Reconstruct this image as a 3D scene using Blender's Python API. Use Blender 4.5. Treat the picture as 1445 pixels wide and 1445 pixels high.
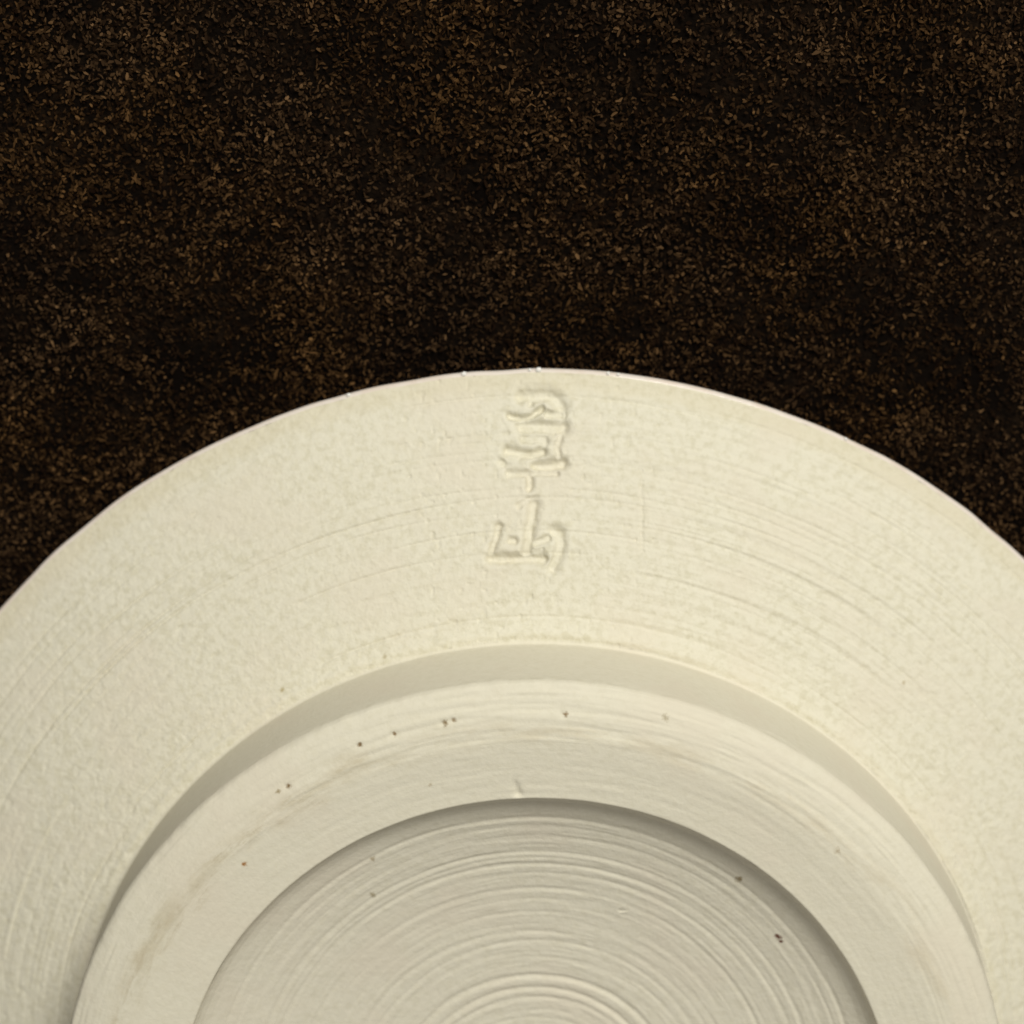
import bpy, math
import numpy as np
from mathutils import Matrix, Vector

# ---------------------------------------------------------------- camera, world, lamp, exposure
MM = 0.001
scene = bpy.context.scene
for o in list(bpy.data.objects):
    bpy.data.objects.remove(o)

Z0 = 0.9                      # height of the plate's rim line above the cloth, mm
EL = math.radians(73.37)
view = Vector((0, math.cos(EL), -math.sin(EL)))
side = Vector((1, 0, 0))
upv = side.cross(view)
cam_data = bpy.data.cameras.new('camera')
cam = bpy.data.objects.new('camera', cam_data)
scene.collection.objects.link(cam)
scene.camera = cam
loc = (Vector((2.06, -47.68, Z0)) - 238.4 * view) * MM
cam.matrix_world = Matrix(((-side.x, -upv.x, -view.x, loc.x),
                           (-side.y, -upv.y, -view.y, loc.y),
                           (-side.z, -upv.z, -view.z, loc.z),
                           (0, 0, 0, 1)))
cam_data.sensor_width = 36
cam_data.lens = 36 * 4000 / 1445
cam_data.clip_start = 0.005
cam_data.clip_end = 20
cam_data.dof.use_dof = True
cam_data.dof.focus_distance = 0.225
cam_data.dof.aperture_fstop = 22

world = bpy.data.worlds.new('World')
scene.world = world
world.use_nodes = True
bg = world.node_tree.nodes['Background']
bg.inputs[0].default_value = (1.0, 0.955, 0.88, 1)
bg.inputs[1].default_value = 0.26

lamp_data = bpy.data.lights.new('ceiling_lamp', 'AREA')
lamp_data.shape = 'DISK'
lamp_data.size = 0.3
lamp_data.energy = 5.0
lamp_data.color = (1.0, 0.98, 0.90)
lamp = bpy.data.objects.new('ceiling_lamp', lamp_data)
scene.collection.objects.link(lamp)
ldir = Vector((-0.30, -0.77, 0.85)).normalized()
lamp.location = Vector((0, -0.03, 0)) + ldir * 0.75
lamp.rotation_euler = ldir.to_track_quat('Z', 'Y').to_euler()

scene.view_settings.view_transform = 'Standard'
scene.view_settings.look = 'None'
scene.view_settings.exposure = 0
scene.view_settings.gamma = 1
scene.view_settings.use_curve_mapping = False

# ---------------------------------------------------------------- numpy noise
_rng = np.random.RandomState(7)
_perm = _rng.permutation(4096)
_val = _rng.uniform(-1, 1, 4096)

def noise3(x, y, z, seed=0):
    x, y, z = np.broadcast_arrays(np.asarray(x, float), np.asarray(y, float), np.asarray(z, float))
    xi, yi, zi = np.floor(x).astype(int), np.floor(y).astype(int), np.floor(z).astype(int)
    fx, fy, fz = x - xi, y - yi, z - zi
    s = lambda t: t * t * t * (t * (t * 6 - 15) + 10)
    fx, fy, fz = s(fx), s(fy), s(fz)
    def h(a, b, c):
        return _val[(_perm[(_perm[(_perm[(a + seed) & 4095] + b) & 4095] + c) & 4095])]
    r = 0
    for dx in (0, 1):
        wx = fx if dx else 1 - fx
        for dy in (0, 1):
            wy = fy if dy else 1 - fy
            for dz in (0, 1):
                wz = fz if dz else 1 - fz
                r = r + wx * wy * wz * h(xi + dx, yi + dy, zi + dz)
    return r

def fbm(x, y, z, seed=0, oct=3):
    a, r = 1.0, 0
    for k in range(oct):
        r = r + a * noise3(x * 2 ** k, y * 2 ** k, z * 2 ** k, seed + 31 * k)
        a *= 0.55
    return r

def streak(phi, r, length, fine, seed, oct=2):
    """turning marks: noise that is fine across the radius and long round the circle"""
    return fbm(np.cos(phi) * length, np.sin(phi) * length, r * fine, seed, oct)

# ---------------------------------------------------------------- materials
def new_mat(name):
    m = bpy.data.materials.new(name)
    m.use_nodes = True
    nt = m.node_tree
    b = nt.nodes['Principled BSDF']
    return m, nt, b

def N(nt, kind, **kw):
    n = nt.nodes.new(kind)
    for k, v in kw.items():
        if k.startswith('i_'):
            n.inputs[int(k[2:]) if k[2:].isdigit() else k[2:]].default_value = v
        else:
            setattr(n, k, v)
    return n

def math_node(nt, op, a, b=None, clamp=False):
    n = nt.nodes.new('ShaderNodeMath'); n.operation = op; n.use_clamp = clamp
    for i, v in enumerate((a, b)):
        if v is None: continue
        if isinstance(v, (int, float)): n.inputs[i].default_value = v
        else: nt.links.new(v, n.inputs[i])
    return n.outputs[0]

def mix_col(nt, fac, a, b):
    n = nt.nodes.new('ShaderNodeMix'); n.data_type = 'RGBA'
    for sock, v in ((n.inputs[0], fac), (n.inputs[6], a), (n.inputs[7], b)):
        if isinstance(v, (int, float)): sock.default_value = v
        elif isinstance(v, tuple): sock.default_value = v
        else: nt.links.new(v, sock)
    return n.outputs[2]

def ramp(nt, sock, lo, hi):
    n = nt.nodes.new('ShaderNodeMapRange'); n.clamp = True
    n.interpolation_type = 'SMOOTHSTEP'
    n.inputs[1].default_value = lo; n.inputs[2].default_value = hi
    nt.links.new(sock, n.inputs[0])
    return n.outputs[0]

def tex_noise(nt, vec, scale, detail=3, rough=0.55):
    n = nt.nodes.new('ShaderNodeTexNoise')
    n.inputs['Scale'].default_value = scale; n.inputs['Detail'].default_value = detail
    n.inputs['Roughness'].default_value = rough
    nt.links.new(vec, n.inputs['Vector'])
    return n.outputs['Fac']

def clay(name, base, spots=(), grain=0.5, grime=None, mottle=0.5, tan_edge=None):
    """bare fired porcelain clay; spots are iron specks (x, y, radius mm, colour)"""
    m, nt, b = new_mat(name)
    co = N(nt, 'ShaderNodeTexCoord').outputs['Object']
    sep = N(nt, 'ShaderNodeSeparateXYZ'); nt.links.new(co, sep.inputs[0])
    flat = N(nt, 'ShaderNodeCombineXYZ')
    nt.links.new(sep.outputs[0], flat.inputs[0]); nt.links.new(sep.outputs[1], flat.inputs[1])
    rad = N(nt, 'ShaderNodeVectorMath', operation='LENGTH'); nt.links.new(flat.outputs[0], rad.inputs[0])
    rad = rad.outputs['Value']
    c1 = tuple(base) + (1,)
    dark = (base[0] * .88, base[1] * .87, base[2] * .82, 1)
    warm = (base[0] * .98, base[1] * .955, base[2] * .95, 1)
    col = mix_col(nt, math_node(nt, 'MULTIPLY', ramp(nt, tex_noise(nt, co, 1500, 4, .65), .42, .66), mottle), c1, dark)
    col = mix_col(nt, math_node(nt, 'MULTIPLY', ramp(nt, tex_noise(nt, co, 130, 3), .45, .7), .7), col, warm)
    if tan_edge:                                     # flashing of the clay next to the glaze line
        t = ramp(nt, math_node(nt, 'ADD', rad, math_node(nt, 'MULTIPLY', tex_noise(nt, co, 400, 2), .0012)), tan_edge * MM, (tan_edge + 1.3) * MM)
        col = mix_col(nt, math_node(nt, 'MULTIPLY', t, .3), col, (base[0] * .86, base[1] * .80, base[2] * .66, 1))
    if grime:                                        # worn dirt on the standing edge of the foot
        pol = N(nt, 'ShaderNodeCombineXYZ')      # arc coordinates: dirt smears along the turning
        ang = N(nt, 'ShaderNodeMath', operation='ARCTAN2'); nt.links.new(sep.outputs[0], ang.inputs[0]); nt.links.new(math_node(nt, 'MULTIPLY', sep.outputs[1], -1.0), ang.inputs[1])
        nt.links.new(math_node(nt, 'MULTIPLY', ang.outputs[0], .011), pol.inputs[0]); nt.links.new(rad, pol.inputs[1])
        for (rc, w, scale, lo, hi, amount, gcol, side_only) in grime:
            d = math_node(nt, 'ABSOLUTE', math_node(nt, 'SUBTRACT', math_node(nt, 'ADD', rad, math_node(nt, 'MULTIPLY', math_node(nt, 'SUBTRACT', tex_noise(nt, co, 260, 2), .5), .003)), rc * MM))
            band = math_node(nt, 'SUBTRACT', 1.0, ramp(nt, d, 0, w * MM))
            patch = ramp(nt, tex_noise(nt, pol.outputs[0], scale, 5, .68), lo, hi)
            f = math_node(nt, 'MULTIPLY', math_node(nt, 'MULTIPLY', band, patch), amount)
            if side_only:
                f = math_node(nt, 'MULTIPLY', f, ramp(nt, sep.outputs[0], side_only[0] * MM, side_only[1] * MM))
            col = mix_col(nt, f, col, gcol)
    for (x, y, r, c) in spots:
        v = N(nt, 'ShaderNodeVectorMath', operation='DISTANCE')
        nt.links.new(flat.outputs[0], v.inputs[0]); v.inputs[1].default_value = (x * MM, y * MM, 0)
        wob = math_node(nt, 'MULTIPLY', math_node(nt, 'SUBTRACT', tex_noise(nt, co, 2600, 2), .5), 2.2 * r * MM)
        f = math_node(nt, 'SUBTRACT', 1.0, ramp(nt, math_node(nt, 'ADD', v.outputs['Value'], wob), r * .05 * MM, r * 1.25 * MM))
        col = mix_col(nt, f, col, tuple(c) + (1,))
    nt.links.new(col, b.inputs['Base Color'])
    b.inputs['Roughness'].default_value = 0.72
    b.inputs['Specular IOR Level'].default_value = 0.28
    h = math_node(nt, 'ADD', math_node(nt, 'MULTIPLY', tex_noise(nt, co, 2300, 3, .6), 1.0),
                  math_node(nt, 'MULTIPLY', tex_noise(nt, co, 1100, 2, .5), .5))
    bump = N(nt, 'ShaderNodeBump')
    bump.inputs['Strength'].default_value = grain
    bump.inputs['Distance'].default_value = 0.00025
    nt.links.new(h, bump.inputs['Height'])
    nt.links.new(bump.outputs[0], b.inputs['Normal'])
    return m

BASE = (0.742, 0.705, 0.575)
DK = (0.24, 0.165, 0.085)
flange_mat = clay('bare_clay_underside', BASE, spots=[
    (21.01, -35.06, .22, (.45, .38, .22)), (12.5, -38.1, .25, (.5, .44, .3)),
    (-30.48, -34.92, .2, (.55, .48, .34))], grain=.4, mottle=.9, tan_edge=58.3)
foot_mat = clay('bare_clay_foot', (0.732, 0.69, 0.562), spots=[
    (14.07, -34.11, .24, DK), (11.31, -35.01, .2, (.29, .21, .12)), (7.34, -35.96, .27, (.27, .2, .11)),
    (6.61, -36.2, .23, (.28, .2, .11)), (-2.1, -36.68, .26, (.29, .21, .12)), (-10.08, -36.32, .3, (.42, .36, .24)),
    (19.8, -30.62, .25, DK), (20.65, -30.2, .22, (.35, .28, .16)), (23.52, -23.98, .26, (.36, .17, .05)),
    (8.55, -30.8, .18, (.5, .43, .3)), (-23.95, -25.2, .32, (.5, .43, .31))],
    grain=.16, mottle=.3, grime=[
        (35.4, 2.0, 520, .44, .64, .42, (.49, .43, .29, 1), (-6, 24)),
        (35.1, 1.5, 1300, .48, .66, .4, (.41, .34, .21, 1), (2, 26)),
        (35.3, 1.7, 700, .42, .64, .32, (.54, .46, .31, 1), None)])
recess_mat = clay('bare_clay_recess', (0.695, 0.655, 0.54), spots=[
    (-19.74, -16.2, .36, (.13, .05, .03)), (-20.0, -15.8, .2, (.12, .05, .03)), (-16.4, -21.5, .36, (.32, .26, .16)),
    (13.45, -19.71, .3, (.4, .35, .24)), (13.34, -23.28, .25, (.42, .36, .25))], grain=.2, mottle=.4)

def glaze_material():
    m, nt, b = new_mat('clear_glaze_over_porcelain')
    co = N(nt, 'ShaderNodeTexCoord').outputs['Object']
    col = mix_col(nt, ramp(nt, tex_noise(nt, co, 500, 3), .4, .65), (.80, .72, .65, 1), (.76, .66, .575, 1))
    nt.links.new(col, b.inputs['Base Color'])
    b.inputs['Roughness'].default_value = 0.16
    b.inputs['Specular IOR Level'].default_value = 0.5
    bump = N(nt, 'ShaderNodeBump'); bump.inputs['Strength'].default_value = .25; bump.inputs['Distance'].default_value = .0001
    nt.links.new(tex_noise(nt, co, 700, 2), bump.inputs['Height'])
    nt.links.new(bump.outputs[0], b.inputs['Normal'])
    return m
glaze_mat = glaze_material()

def felt_material(name, fibre):
    m, nt, b = new_mat(name)
    co = N(nt, 'ShaderNodeTexCoord').outputs['Object']
    big = ramp(nt, tex_noise(nt, co, 160, 3, .6), .36, .64)
    if fibre:
        at = N(nt, 'ShaderNodeAttribute', attribute_name='tone')
        col = mix_col(nt, at.outputs['Fac'], (.006, .0026, .001, 1), (.135, .08, .036, 1))
        hue = mix_col(nt, ramp(nt, tex_noise(nt, co, 60, 2), .4, .62), (1.0, .88, .70, 1), (1.05, 1.0, 1.0, 1))
        mul = N(nt, 'ShaderNodeMix', data_type='RGBA', blend_type='MULTIPLY'); mul.inputs[0].default_value = 1
        nt.links.new(col, mul.inputs[6]); nt.links.new(hue, mul.inputs[7])
        col = mul.outputs[2]
    else:
        fine = ramp(nt, tex_noise(nt, co, 1700, 4, .7), .40, .68)
        col = mix_col(nt, math_node(nt, 'MULTIPLY', fine, big), (.0025, .0013, .0006, 1), (.012, .0065, .003, 1))
        bump = N(nt, 'ShaderNodeBump'); bump.inputs['Strength'].default_value = .9; bump.inputs['Distance'].default_value = .0003
        nt.links.new(tex_noise(nt, co, 1600, 3, .7), bump.inputs['Height'])
        nt.links.new(bump.outputs[0], b.inputs['Normal'])
    nt.links.new(col, b.inputs['Base Color'])
    b.inputs['Roughness'].default_value = .9
    b.inputs['Specular IOR Level'].default_value = .06
    return m

# ---------------------------------------------------------------- mesh helpers
def mesh_from_grid(name, V, Nrm, quad_mask, closed, mat, parent):
    """V, Nrm: rows x cols x 3 (mm). quad_mask picks the quads of the grid that belong to this object."""
    R, Cn = V.shape[:2]
    i, j = np.nonzero(quad_mask)
    j2 = (j + 1) % Cn if closed else j + 1
    q = np.stack([i * Cn + j, i * Cn + j2, (i + 1) * Cn + j2, (i + 1) * Cn + j], 1)
    used = np.unique(q)
    remap = np.full(R * Cn, -1); remap[used] = np.arange(len(used))
    q = remap[q]
    v = V.reshape(-1, 3)[used] * MM
    n = Nrm.reshape(-1, 3)[used]
    me = bpy.data.meshes.new(name)
    me.vertices.add(len(v)); me.vertices.foreach_set('co', v.astype(np.float32).ravel())
    me.loops.add(q.size); me.loops.foreach_set('vertex_index', q.astype(np.int32).ravel())
    me.polygons.add(len(q))
    me.polygons.foreach_set('loop_start', np.arange(0, q.size, 4, dtype=np.int32))
    me.update(calc_edges=True)
    me.polygons.foreach_set('use_smooth', np.ones(len(q), bool))
    me.normals_split_custom_set_from_vertices(n.tolist())
    me.materials.append(mat)
    o = bpy.data.objects.new(name, me)
    scene.collection.objects.link(o)
    if parent: o.parent = parent
    return o

def grid_normals(V, closed):
    if closed:
        du = np.roll(V, -1, 1) - np.roll(V, 1, 1)
    else:
        du = np.gradient(V, axis=1)
    dv = np.gradient(V, axis=0)
    n = np.cross(du, dv)
    n /= np.maximum(np.linalg.norm(n, axis=2, keepdims=True), 1e-12)
    return n

def resample(pts, step):
    """polyline profile (r, z) -> points about step apart, corners kept"""
    out = [np.array(pts[0], float)]
    for a, b in zip(pts[:-1], pts[1:]):
        a, b = np.array(a, float), np.array(b, float)
        k = max(1, int(math.ceil(np.linalg.norm(b - a) / step)))
        for t in range(1, k + 1):
            out.append(a + (b - a) * t / k)
    return np.array(out)

def arc(cx, cz, rad, a0, a1, n=6):
    return [(cx + rad * math.cos(math.radians(a0 + (a1 - a0) * k / n)), cz + rad * math.sin(math.radians(a0 + (a1 - a0) * k / n))) for k in range(n + 1)]

def revolve(prof, phi, disp=None, dr=None):
    """profile rows (outside to inside) swept round; disp moves along the profile's normal (mm)"""
    t = np.gradient(prof, axis=0); t /= np.maximum(np.linalg.norm(t, axis=1, keepdims=True), 1e-9)
    nr, nz = t[:, 1], -t[:, 0]                       # running inward: the normal points up / out
    r = prof[:, 0][:, None] + 0 * phi[None, :]
    z = prof[:, 1][:, None] + 0 * phi[None, :]
    if dr is not None: r = r + dr(phi[None, :])
    if disp is not None:
        d = disp(phi[None, :] + 0 * r, r, z)
        r = r + nr[:, None] * d; z = z + nz[:, None] * d
    return np.stack([r * np.sin(phi)[None, :], -r * np.cos(phi)[None, :], z + Z0], 2)

# ---------------------------------------------------------------- the cloth under the plate
def sheet(name, half, mat):
    n = 120
    g = np.linspace(-half, half, n)
    X, Y = np.meshgrid(g, g)
    Zs = 0.12 * fbm(X * .05, Y * .05, 0, 3) - 0.15
    V = np.stack([X, Y, Zs], 2)
    o = mesh_from_grid(name, V, grid_normals(V, False), np.ones((n - 1, n - 1), bool), False, mat, None)
    return o
cloth = sheet('felt_cloth', 260, felt_material('dark_brown_felt', False))
cloth['kind'] = 'structure'
cloth['label'] = 'dark brown fuzzy felt cloth under the upturned plate'

def felt_fibres():
    rng = np.random.RandomState(11)
    n = 340000
    x = rng.uniform(-80, 80, n); y = rng.uniform(-118, 12, n)
    keep = np.hypot(x, y) > 58.3
    # matted tufts and thin places
    dens = .5 + .5 * fbm(x * .16, y * .22, 0, 5, 3)
    dens2 = .5 + .5 * fbm(x * .9, y * .9, 0, 8, 2)
    keep &= rng.uniform(0, 1, n) < np.clip(.22 + .5 * dens + .5 * dens2, .06, 1)
    x, y, dens, dens2 = x[keep], y[keep], dens[keep], dens2[keep]
    n = len(x)
    z = rng.uniform(-.1, .35, n)
    ang = rng.uniform(0, 2 * math.pi, n)
    L = rng.gamma(3.0, .075, n) + .14
    curl = rng.normal(0, 1.3, n)
    w = rng.uniform(.06, .17, n)
    tilt = rng.normal(0, .35, n)
    S = 3
    P = []
    px, py, pz = x.copy(), y.copy(), z.copy()
    for k in range(S):
        a = ang + curl * (k / (S - 1) - .5)
        P.append((px.copy(), py.copy(), pz.copy(), a))
        px += np.cos(a) * L / (S - 1); py += np.sin(a) * L / (S - 1); pz += tilt * L / (S - 1) * (1 - 2 * k / (S - 1))
    V = np.zeros((n, S, 2, 3))
    roll = rng.uniform(-.8, .8, n)
    for k, (a1, a2, a3, a) in enumerate(P):
        taper = 1.0 if 0 < k < S - 1 else .45
        ox, oy, oz = -np.sin(a) * w * taper * np.cos(roll), np.cos(a) * w * taper * np.cos(roll), w * taper * np.sin(roll)
        V[:, k, 0] = np.stack([a1 + ox, a2 + oy, np.maximum(a3 + oz, -.12)], 1)
        V[:, k, 1] = np.stack([a1 - ox, a2 - oy, np.maximum(a3 - oz, -.12)], 1)
    base = (np.arange(n) * S * 2)[:, None, None]
    k = np.arange(S - 1)[None, :, None] * 2
    q = (base + k + np.array([0, 1, 3, 2])[None, None, :]).reshape(-1, 4)
    me = bpy.data.meshes.new('felt_fibres')
    v = V.reshape(-1, 3) * MM
    me.vertices.add(len(v)); me.vertices.foreach_set('co', v.astype(np.float32).ravel())
    me.loops.add(q.size); me.loops.foreach_set('vertex_index', q.astype(np.int32).ravel())
    me.polygons.add(len(q)); me.polygons.foreach_set('loop_start', np.arange(0, q.size, 4, dtype=np.int32))
    me.update(calc_edges=True)
    tone = np.clip(rng.beta(.8, 3.6, n) * np.clip(.52 + .8 * dens, .2, 1.4) + .55 * (rng.uniform(0, 1, n) < .012), 0, 1)
    at = me.attributes.new('tone', 'FLOAT', 'POINT')
    at.data.foreach_set('value', np.repeat(tone, S * 2).astype(np.float32))
    me.materials.append(felt_material('brown_felt_fibre', True))
    o = bpy.data.objects.new('felt_fibres', me)
    scene.collection.objects.link(o)
    o['kind'] = 'stuff'
    o['label'] = 'short curly brown fibres of the felt cloth'
    o['category'] = 'felt fibres'
    return o
felt_fibres()

# ---------------------------------------------------------------- the upturned plate
plate = bpy.data.objects.new('upturned_plate', None)
plate.empty_display_size = .01
scene.collection.objects.link(plate)
plate['label'] = 'cream unglazed porcelain plate lying upside down on dark felt, potter\'s mark stamped beside its foot'
plate['category'] = 'plate'

def rim_wobble(phi):
    c, s = np.cos(phi), np.sin(phi)
    return .10 * fbm(c * 4, s * 4, 0, 21, 3) + .05 * noise3(c * 22, s * 22, 0, 4)

def z_flange(r):
    return .58 * (60 - r) - .00617 * (60 - r) ** 2

# columns: fine over the stamped mark, coarser round the rest
fine = .2
phi_a = np.arange(-fine, fine, .0012)
phi_b = np.linspace(fine, 2 * math.pi - fine, 700, endpoint=False)
phi_body = np.concatenate([phi_a, phi_b])
r_rows = np.concatenate([np.arange(59.72, 44.2, -.075), np.arange(44.2, 39.5, -.09)])
prof = np.stack([r_rows, z_flange(r_rows)], 1)
# a low bead, then the root of the foot
prof[:, 1] += .16 * np.exp(-((prof[:, 0] - 40.1) / .45) ** 2)
prof = np.concatenate([prof, [(39.45, z_flange(39.45) + .03)]])

STROKES = [
    (((1.35, -58.01), (0.32, -58.12), (-0.90, -58.09), (-1.63, -57.73), (-2.05, -57.24)), 0.43, 1.15),
    (((-2.05, -57.24), (-2.20, -56.63), (-2.11, -56.25)), 0.28, 0.60),
    (((0.59, -57.90), (0.56, -57.52)), 0.31, 0.80),
    (((2.26, -56.52), (1.23, -56.33), (0.56, -56.50), (-0.35, -57.08)), 0.25, 1.15),
    (((-0.84, -56.66), (-1.93, -56.63)), 0.28, 0.90),
    (((1.23, -55.76), (-0.29, -55.76), (-2.11, -55.67)), 0.46, 1.40),
    (((-1.95, -55.15), (-1.68, -54.27), (-1.77, -53.44)), 0.25, 0.60),
    (((1.05, -54.82), (0.08, -54.85), (-0.65, -54.77)), 0.34, 0.75),
    (((-0.77, -54.60), (-0.40, -53.99)), 0.25, 0.55),
    (((2.44, -53.93), (1.41, -53.77), (0.32, -53.66), (-0.40, -53.88)), 0.34, 1.25),
    (((0.14, -52.86), (-0.76, -52.75), (-2.10, -52.97)), 0.37, 1.40),
    (((2.99, -53.10), (2.74, -52.94)), 0.25, 0.50),
    (((2.38, -52.24), (1.01, -52.25), (-1.60, -52.25)), 0.25, 0.80),
    (((0.63, -52.06), (0.65, -51.12)), 0.28, 1.00),
    (((1.49, -49.77), (0.73, -50.24), (0.19, -50.18)), 0.22, 0.45),
    (((0.29, -49.93), (0.39, -49.17), (0.58, -48.16), (0.74, -46.90), (0.91, -45.94)), 0.40, 1.10),
    (((3.81, -45.80), (2.03, -45.75), (-0.49, -45.79)), 0.34, 1.35),
    (((-1.32, -47.91), (-1.83, -47.71), (-1.96, -47.02), (-1.72, -45.94), (-1.24, -45.12)), 0.40, 0.95),
    (((3.16, -48.21), (3.32, -47.52), (3.64, -46.56), (3.81, -45.80)), 0.28, 0.85),
    (((0.12, -46.99), (-0.90, -47.34)), 0.31, 0.80),
    (((0.33, -46.36), (-0.36, -46.42)), 0.25, 0.45),
    (((2.21, -47.18), (1.83, -47.16)), 0.25, 0.80),
]

def mark_depth(x, y):
    """impressed strokes with the clay pushed up into low lips beside them"""
    g = np.zeros_like(x); lip = np.zeros_like(x)
    xx = x + .05 * noise3(x * 2.2, y * 2.2, 0, 9); yy = y + .05 * noise3(x * 2.2, y * 2.2, 5, 9)
    for pts, w, depth in STROKES:
        d = np.full(x.shape, 9.0)
        for (ax, ay), (bx, by) in zip(pts[:-1], pts[1:]):
            vx, vy = bx - ax, by - ay
            t = np.clip(((xx - ax) * vx + (yy - ay) * vy) / (vx * vx + vy * vy), 0, 1)
            d = np.minimum(d, np.hypot(xx - ax - t * vx, yy - ay - t * vy))
        u = d / (w * 1.08)
        g = np.maximum(g, depth / (1 + u ** 4 * 1.4))
        lip = np.maximum(lip, depth * np.exp(-((u - 1.9) / .75) ** 2))
    return -.43 * g + .06 * lip * (1 - np.clip(g * 1.5, 0, 1))

def body_disp(phi, r, z):
    x, y = r * np.sin(phi), -r * np.cos(phi)
    d = .05 * streak(phi, r, 2.0, 2.1, 41, 3) * np.clip(.8 + .9 * noise3(x * .07, y * .07, 0, 2), .4, 1.5)
    # a few deeper broken tool lines
    for k, rc in enumerate((58.4, 57.9, 56.1, 55.3, 54.75, 54.0, 53.4, 52.9, 52.3, 51.8, 51.0, 50.3, 49.2, 47.8, 46.3, 41.7, 41.2)):
        a = np.clip(fbm(np.cos(phi) * 3.0, np.sin(phi) * 3.0, rc, 60 + k, 3) + (.3 if k < 12 else 0), 0, 1)
        d = d - .09 * a * (1 + 1.1 * np.clip(np.sin(phi) * 1.6, 0, 1)) * np.exp(-((r - rc - .2 * noise3(np.cos(phi) * 3, np.sin(phi) * 3, rc, 6)) / .11) ** 2)
    d = d + .013 * fbm(x * 1.6, y * 1.6, 0, 77, 3)
    # grog pits
    p = noise3(x * 2.1, y * 2.1, 3, 15)
    d = d - .22 * np.clip(p - .62, 0, 1)
    # a faint radial scratch beside the mark
    u = np.abs(x + 8.63 + .08 * noise3(y * 2, 0, 0, 3)) / .17
    d = d - .09 * np.exp(-u ** 2) * (y > -51.6) * (y < -46.2)
    sel = (np.abs(x) < 6.5) & (y < 0) & (r > 43.5)
    m = np.zeros_like(d)
    m[sel] = mark_depth(x[sel], y[sel])
    return d + m

# rows run from the rim to the foot
V = revolve(prof, phi_body, body_disp, lambda p: rim_wobble(p))
# keep the foot's root round: fade the rim wobble towards the middle
fade = np.clip((prof[:, 0] - 50) / 9.5, 0, 1)[:, None]
Vn = revolve(prof, phi_body, body_disp)
V = V * fade[..., None] + Vn * (1 - fade[..., None])
nrm = grid_normals(V, True)
if nrm[10, 10, 2] < 0: nrm = -nrm
R, Cn = V.shape[:2]
rm = .5 * (prof[:-1, 0] + prof[1:, 0])
in_mark = ((rm > 44.6) & (rm < 58.95))[:, None] & ((phi_body > -.089) & (phi_body < .085))[None, :]
body = mesh_from_grid('body', V, nrm, ~in_mark, True, flange_mat, plate)
mark = mesh_from_grid('impressed_mark', V, nrm, in_mark, True, flange_mat, plate)
mark['label'] = 'potter\'s mark of characters pressed into the clay'

# glazed lip and the hidden upper side of the plate (facing down)
zr = float(z_flange(59.72))
lip = [(59.72, zr)] + [(59.5 + .48 * math.cos(math.radians(a)), zr - .40 + .46 * math.sin(math.radians(a))) for a in (62, 48, 30, 15, 0, -20, -45, -70, -90)]
inner = [(58.2, -.62)] + [(r, float(z_flange(r)) - 2.6) for r in (55, 50, 45, 40, 36, 32)] + [(20, 9.6), (8, 9.3), (.6, 9.2)]
lip_prof = resample((lip + inner)[::-1], .6)
phi_l = np.linspace(-math.pi, math.pi, 900, endpoint=False)
Vl = revolve(lip_prof, phi_l, None, lambda p: rim_wobble(p))
fl = np.clip((lip_prof[:, 0] - 50) / 9.5, 0, 1)[:, None, None]
Vl = Vl * fl + revolve(lip_prof, phi_l) * (1 - fl)
nl = grid_normals(Vl, True)
lip_o = mesh_from_grid('glazed_lip', Vl, nl, np.ones((len(Vl) - 1, len(phi_l)), bool), True, glaze_mat, plate)
lip_o['label'] = 'thin pinkish glazed edge of the plate'

# beads of glaze on the lip; sparkle painted in as their white colour
import bmesh
bm = bmesh.new(); bmesh.ops.create_icosphere(bm, subdivisions=2, radius=1)
bead_me = bpy.data.meshes.new('glaze_bead'); bm.to_mesh(bead_me); bm.free()
for p in bead_me.polygons: p.use_smooth = True
bead_mat, _nt, _b = new_mat('glaze_bead_painted_sparkle')
_b.inputs['Base Color'].default_value = (.88, .86, .82, 1); _b.inputs['Roughness'].default_value = .22; _b.inputs['Specular IOR Level'].default_value = .8
bead_me.materials.append(bead_mat)
for deg, s in ((15.1, .14), (5.78, .18), (-.14, .2), (.55, .11), (-5.65, .13), (-6.44, .11), (-25.5, .12)):
    a = math.radians(deg)
    rr = 59.95 + float(rim_wobble(np.array(a)))
    b = bpy.data.objects.new('glaze_bead', bead_me)
    scene.collection.objects.link(b)
    b.parent = plate
    b.location = (rr * math.sin(a) * MM, -rr * math.cos(a) * MM, (Z0 + zr + .0) * MM)
    b.rotation_euler.z = a
    b.scale = (s * MM * 1.3, s * MM * 1.1, s * MM * .55)

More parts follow.
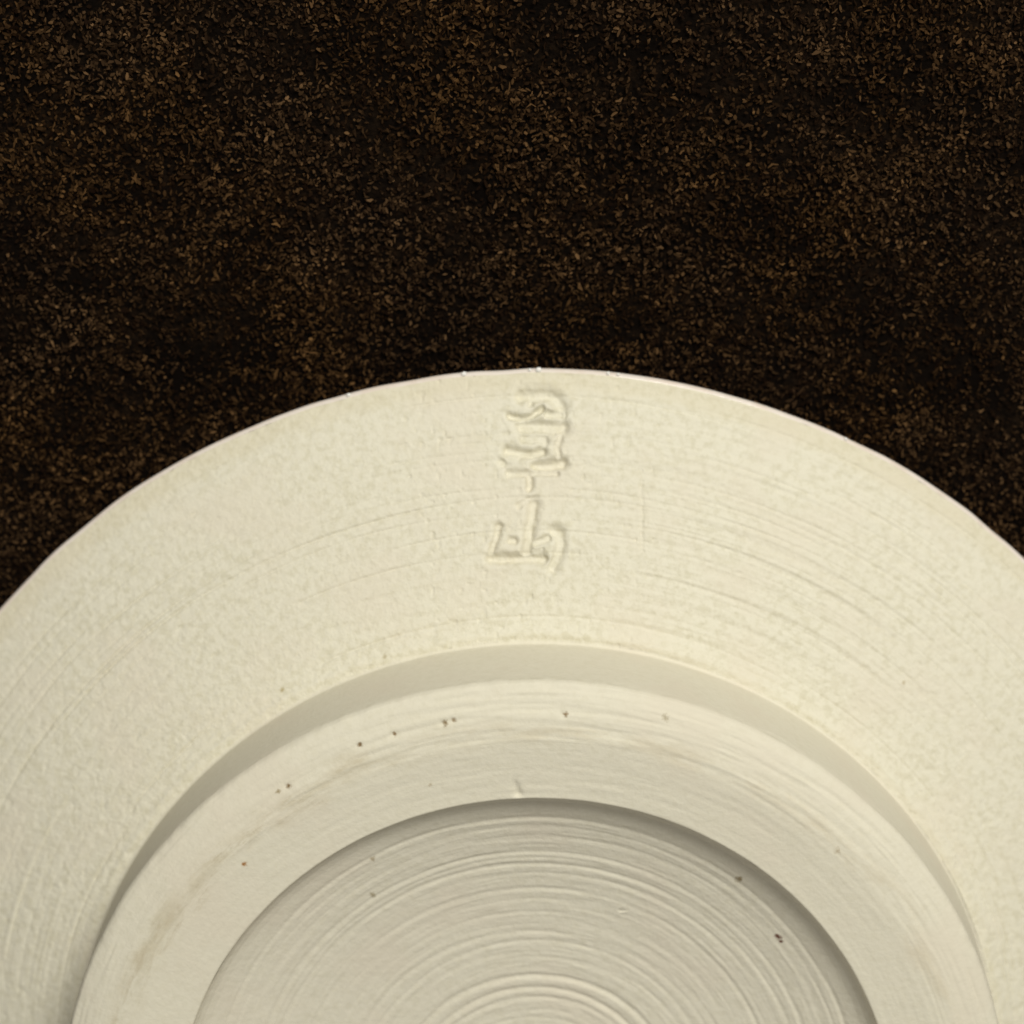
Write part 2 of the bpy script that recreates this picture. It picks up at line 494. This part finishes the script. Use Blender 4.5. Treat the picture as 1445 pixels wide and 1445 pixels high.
# foot ring: wall, bright outer bevel, worn standing edge, inner slope
zf = float(z_flange(39.45)) + .03
foot_prof = [(39.45, zf), (39.36, zf + .03), (39.28, zf + .12), (39.23, zf + .3), (39.14, 17.55), (39.11, 17.74), (39.03, 17.92), (38.93, 18.06), (38.7, 18.21), (38.4, 18.36),
             (38.0, 18.53), (37.5, 18.71), (37.0, 18.87), (36.5, 19.0), (36.0, 19.11), (35.5, 19.19), (35.0, 19.24), (34.4, 19.26), (33.6, 19.23), (32.5, 19.14), (31.2, 19.06), (30.2, 19.0)] \
    + arc(29.75, 18.73, .25, 88, 178, 7)
foot_prof = resample(foot_prof, .13)
phi_f = np.linspace(-math.pi, math.pi, 900, endpoint=False)
def foot_disp(phi, r, z):
    x, y = r * np.sin(phi), -r * np.cos(phi)
    wall = (r > 39.1)
    top = np.clip((39.0 - r) / .4, 0, 1)
    d = .05 * streak(phi, r, 6, 2.4, 91, 3) * np.where(r > 34.6, 1.0, .3) * top
    d = d + .012 * fbm(x * .5, y * .5, z * .3, 93, 3) * np.where(wall, .6, 1)
    d = d + (.06 * noise3(np.cos(phi) * 9, np.sin(phi) * 9, 0, 95) + .05 * noise3(np.cos(phi) * 38, np.sin(phi) * 38, z, 97)) * np.exp(-((r - 39.0) / .35) ** 2) * np.clip((z - 16.8) / .6, 0, 1)
    # nick at the inner edge
    u = np.abs(x - 1.46 + .2 * (y + 30.2)) / (.16 + .13 * np.clip(y + 31.2, 0, 1.6))
    d = d - .22 * np.exp(-u ** 2) * np.clip((y + 31.6) / 1.2, 0, 1) * (y < 0) * (r < 32) * np.clip((r - 29.62) / .3, 0, 1)
    for (sx, sy) in ((14.07, -34.11), (7.34, -35.96), (6.61, -36.2), (-2.1, -36.68), (19.8, -30.62), (11.31, -35.01)):
        d = d - .12 * np.exp(-(((x - sx) ** 2 + (y - sy) ** 2) / .05))
    return d
Vf = revolve(foot_prof, phi_f, foot_disp)
Vf[:, :, 0] += .18 * np.clip((Vf[:, :, 2] - zf - Z0) / 8.0, 0, 1)      # the foot was trimmed a hair off centre
nf = grid_normals(Vf, True)
if nf[len(nf) // 2, 10, 2] < 0: nf = -nf
mesh_from_grid('foot_ring', Vf, nf, np.ones((len(Vf) - 1, len(phi_f)), bool), True, foot_mat, plate)

# turned recess inside the foot
def z_floor(r):
    return 13.9 + 3.0 * (r / 28.0) ** 3.5
e = foot_prof[-1]
rec = [(e[0], e[1]), (29.4, 18.4), (29.15, 17.95), (28.75, 17.5), (28.2, 17.12), (27.6, 16.82)]
rec += [(r, z_floor(r)) for r in np.arange(27.1, .3, -.4)]
rec_prof = resample(rec, .09)
GROOVES = [(26.9, .18, .10, .9), (26.0, .16, .05, .6), (25.1, .2, .05, .5), (23.5, .2, .10, .8), (22.95, .15, .05, .5), (22.4, .2, .10, .75), (21.5, .17, .06, .4), (20.6, .16, .04, .35), (20.0, .2, .09, .6),
           (18.9, .17, .05, .3), (17.7, .17, .05, .35), (16.7, .16, .04, .35), (15.95, .2, .08, .65), (15.0, .2, .08, .6), (14.0, .17, .05, .4), (12.9, .16, .04, .4), (11.8, .24, .15, 1.0), (10.6, .22, .13, .95),
           (9.8, .2, .09, .75), (8.6, .17, .05, .6), (7.9, .18, .08, .7), (6.3, .18, .08, .7), (4.8, .18, .07, .7), (3.1, .18, .06, .7)]
def rec_disp(phi, r, z):
    x, y = r * np.sin(phi), -r * np.cos(phi)
    fl = np.clip((28.0 - r) / 1.0, 0, 1)
    d = .032 * streak(phi, r, 3.6, 2.0, 111, 4) * fl
    for k, (rc, w, dep, cont) in enumerate(GROOVES):
        a = np.clip(cont + .8 * (1.2 - cont) * streak(phi, 0 * r + rc, 2.6, 1, 130 + k, 2), 0, 1)
        c = rc + .12 * noise3(np.cos(phi) * 1.6, np.sin(phi) * 1.6, rc, 140)
        d = d - dep * a * np.exp(-((r - c) / w) ** 2) + .35 * dep * a * np.exp(-((r - c + 1.9 * w) / (1.2 * w)) ** 2)
    d = d * .8 + .012 * fbm(x * .8, y * .8, 0, 150, 3)
    # a crumb of dragged clay
    u = np.hypot((x + 7.0) / .55, (y + 17.8) / .3)
    d = d + .05 * np.exp(-u ** 2) * np.sign(noise3(x * 2, y * 2, 0, 8) + .4)
    return d
Vr = revolve(rec_prof, phi_f, rec_disp)
Vr[:, :, 0] += .18 * np.clip((Vr[:, :, 2] - zf - Z0) / 8.0, 0, 1)
nr_ = grid_normals(Vr, True)
if nr_[len(nr_) // 2, 10, 2] < 0: nr_ = -nr_
mesh_from_grid('foot_recess', Vr, nr_, np.ones((len(Vr) - 1, len(phi_f)), bool), True, recess_mat, plate)
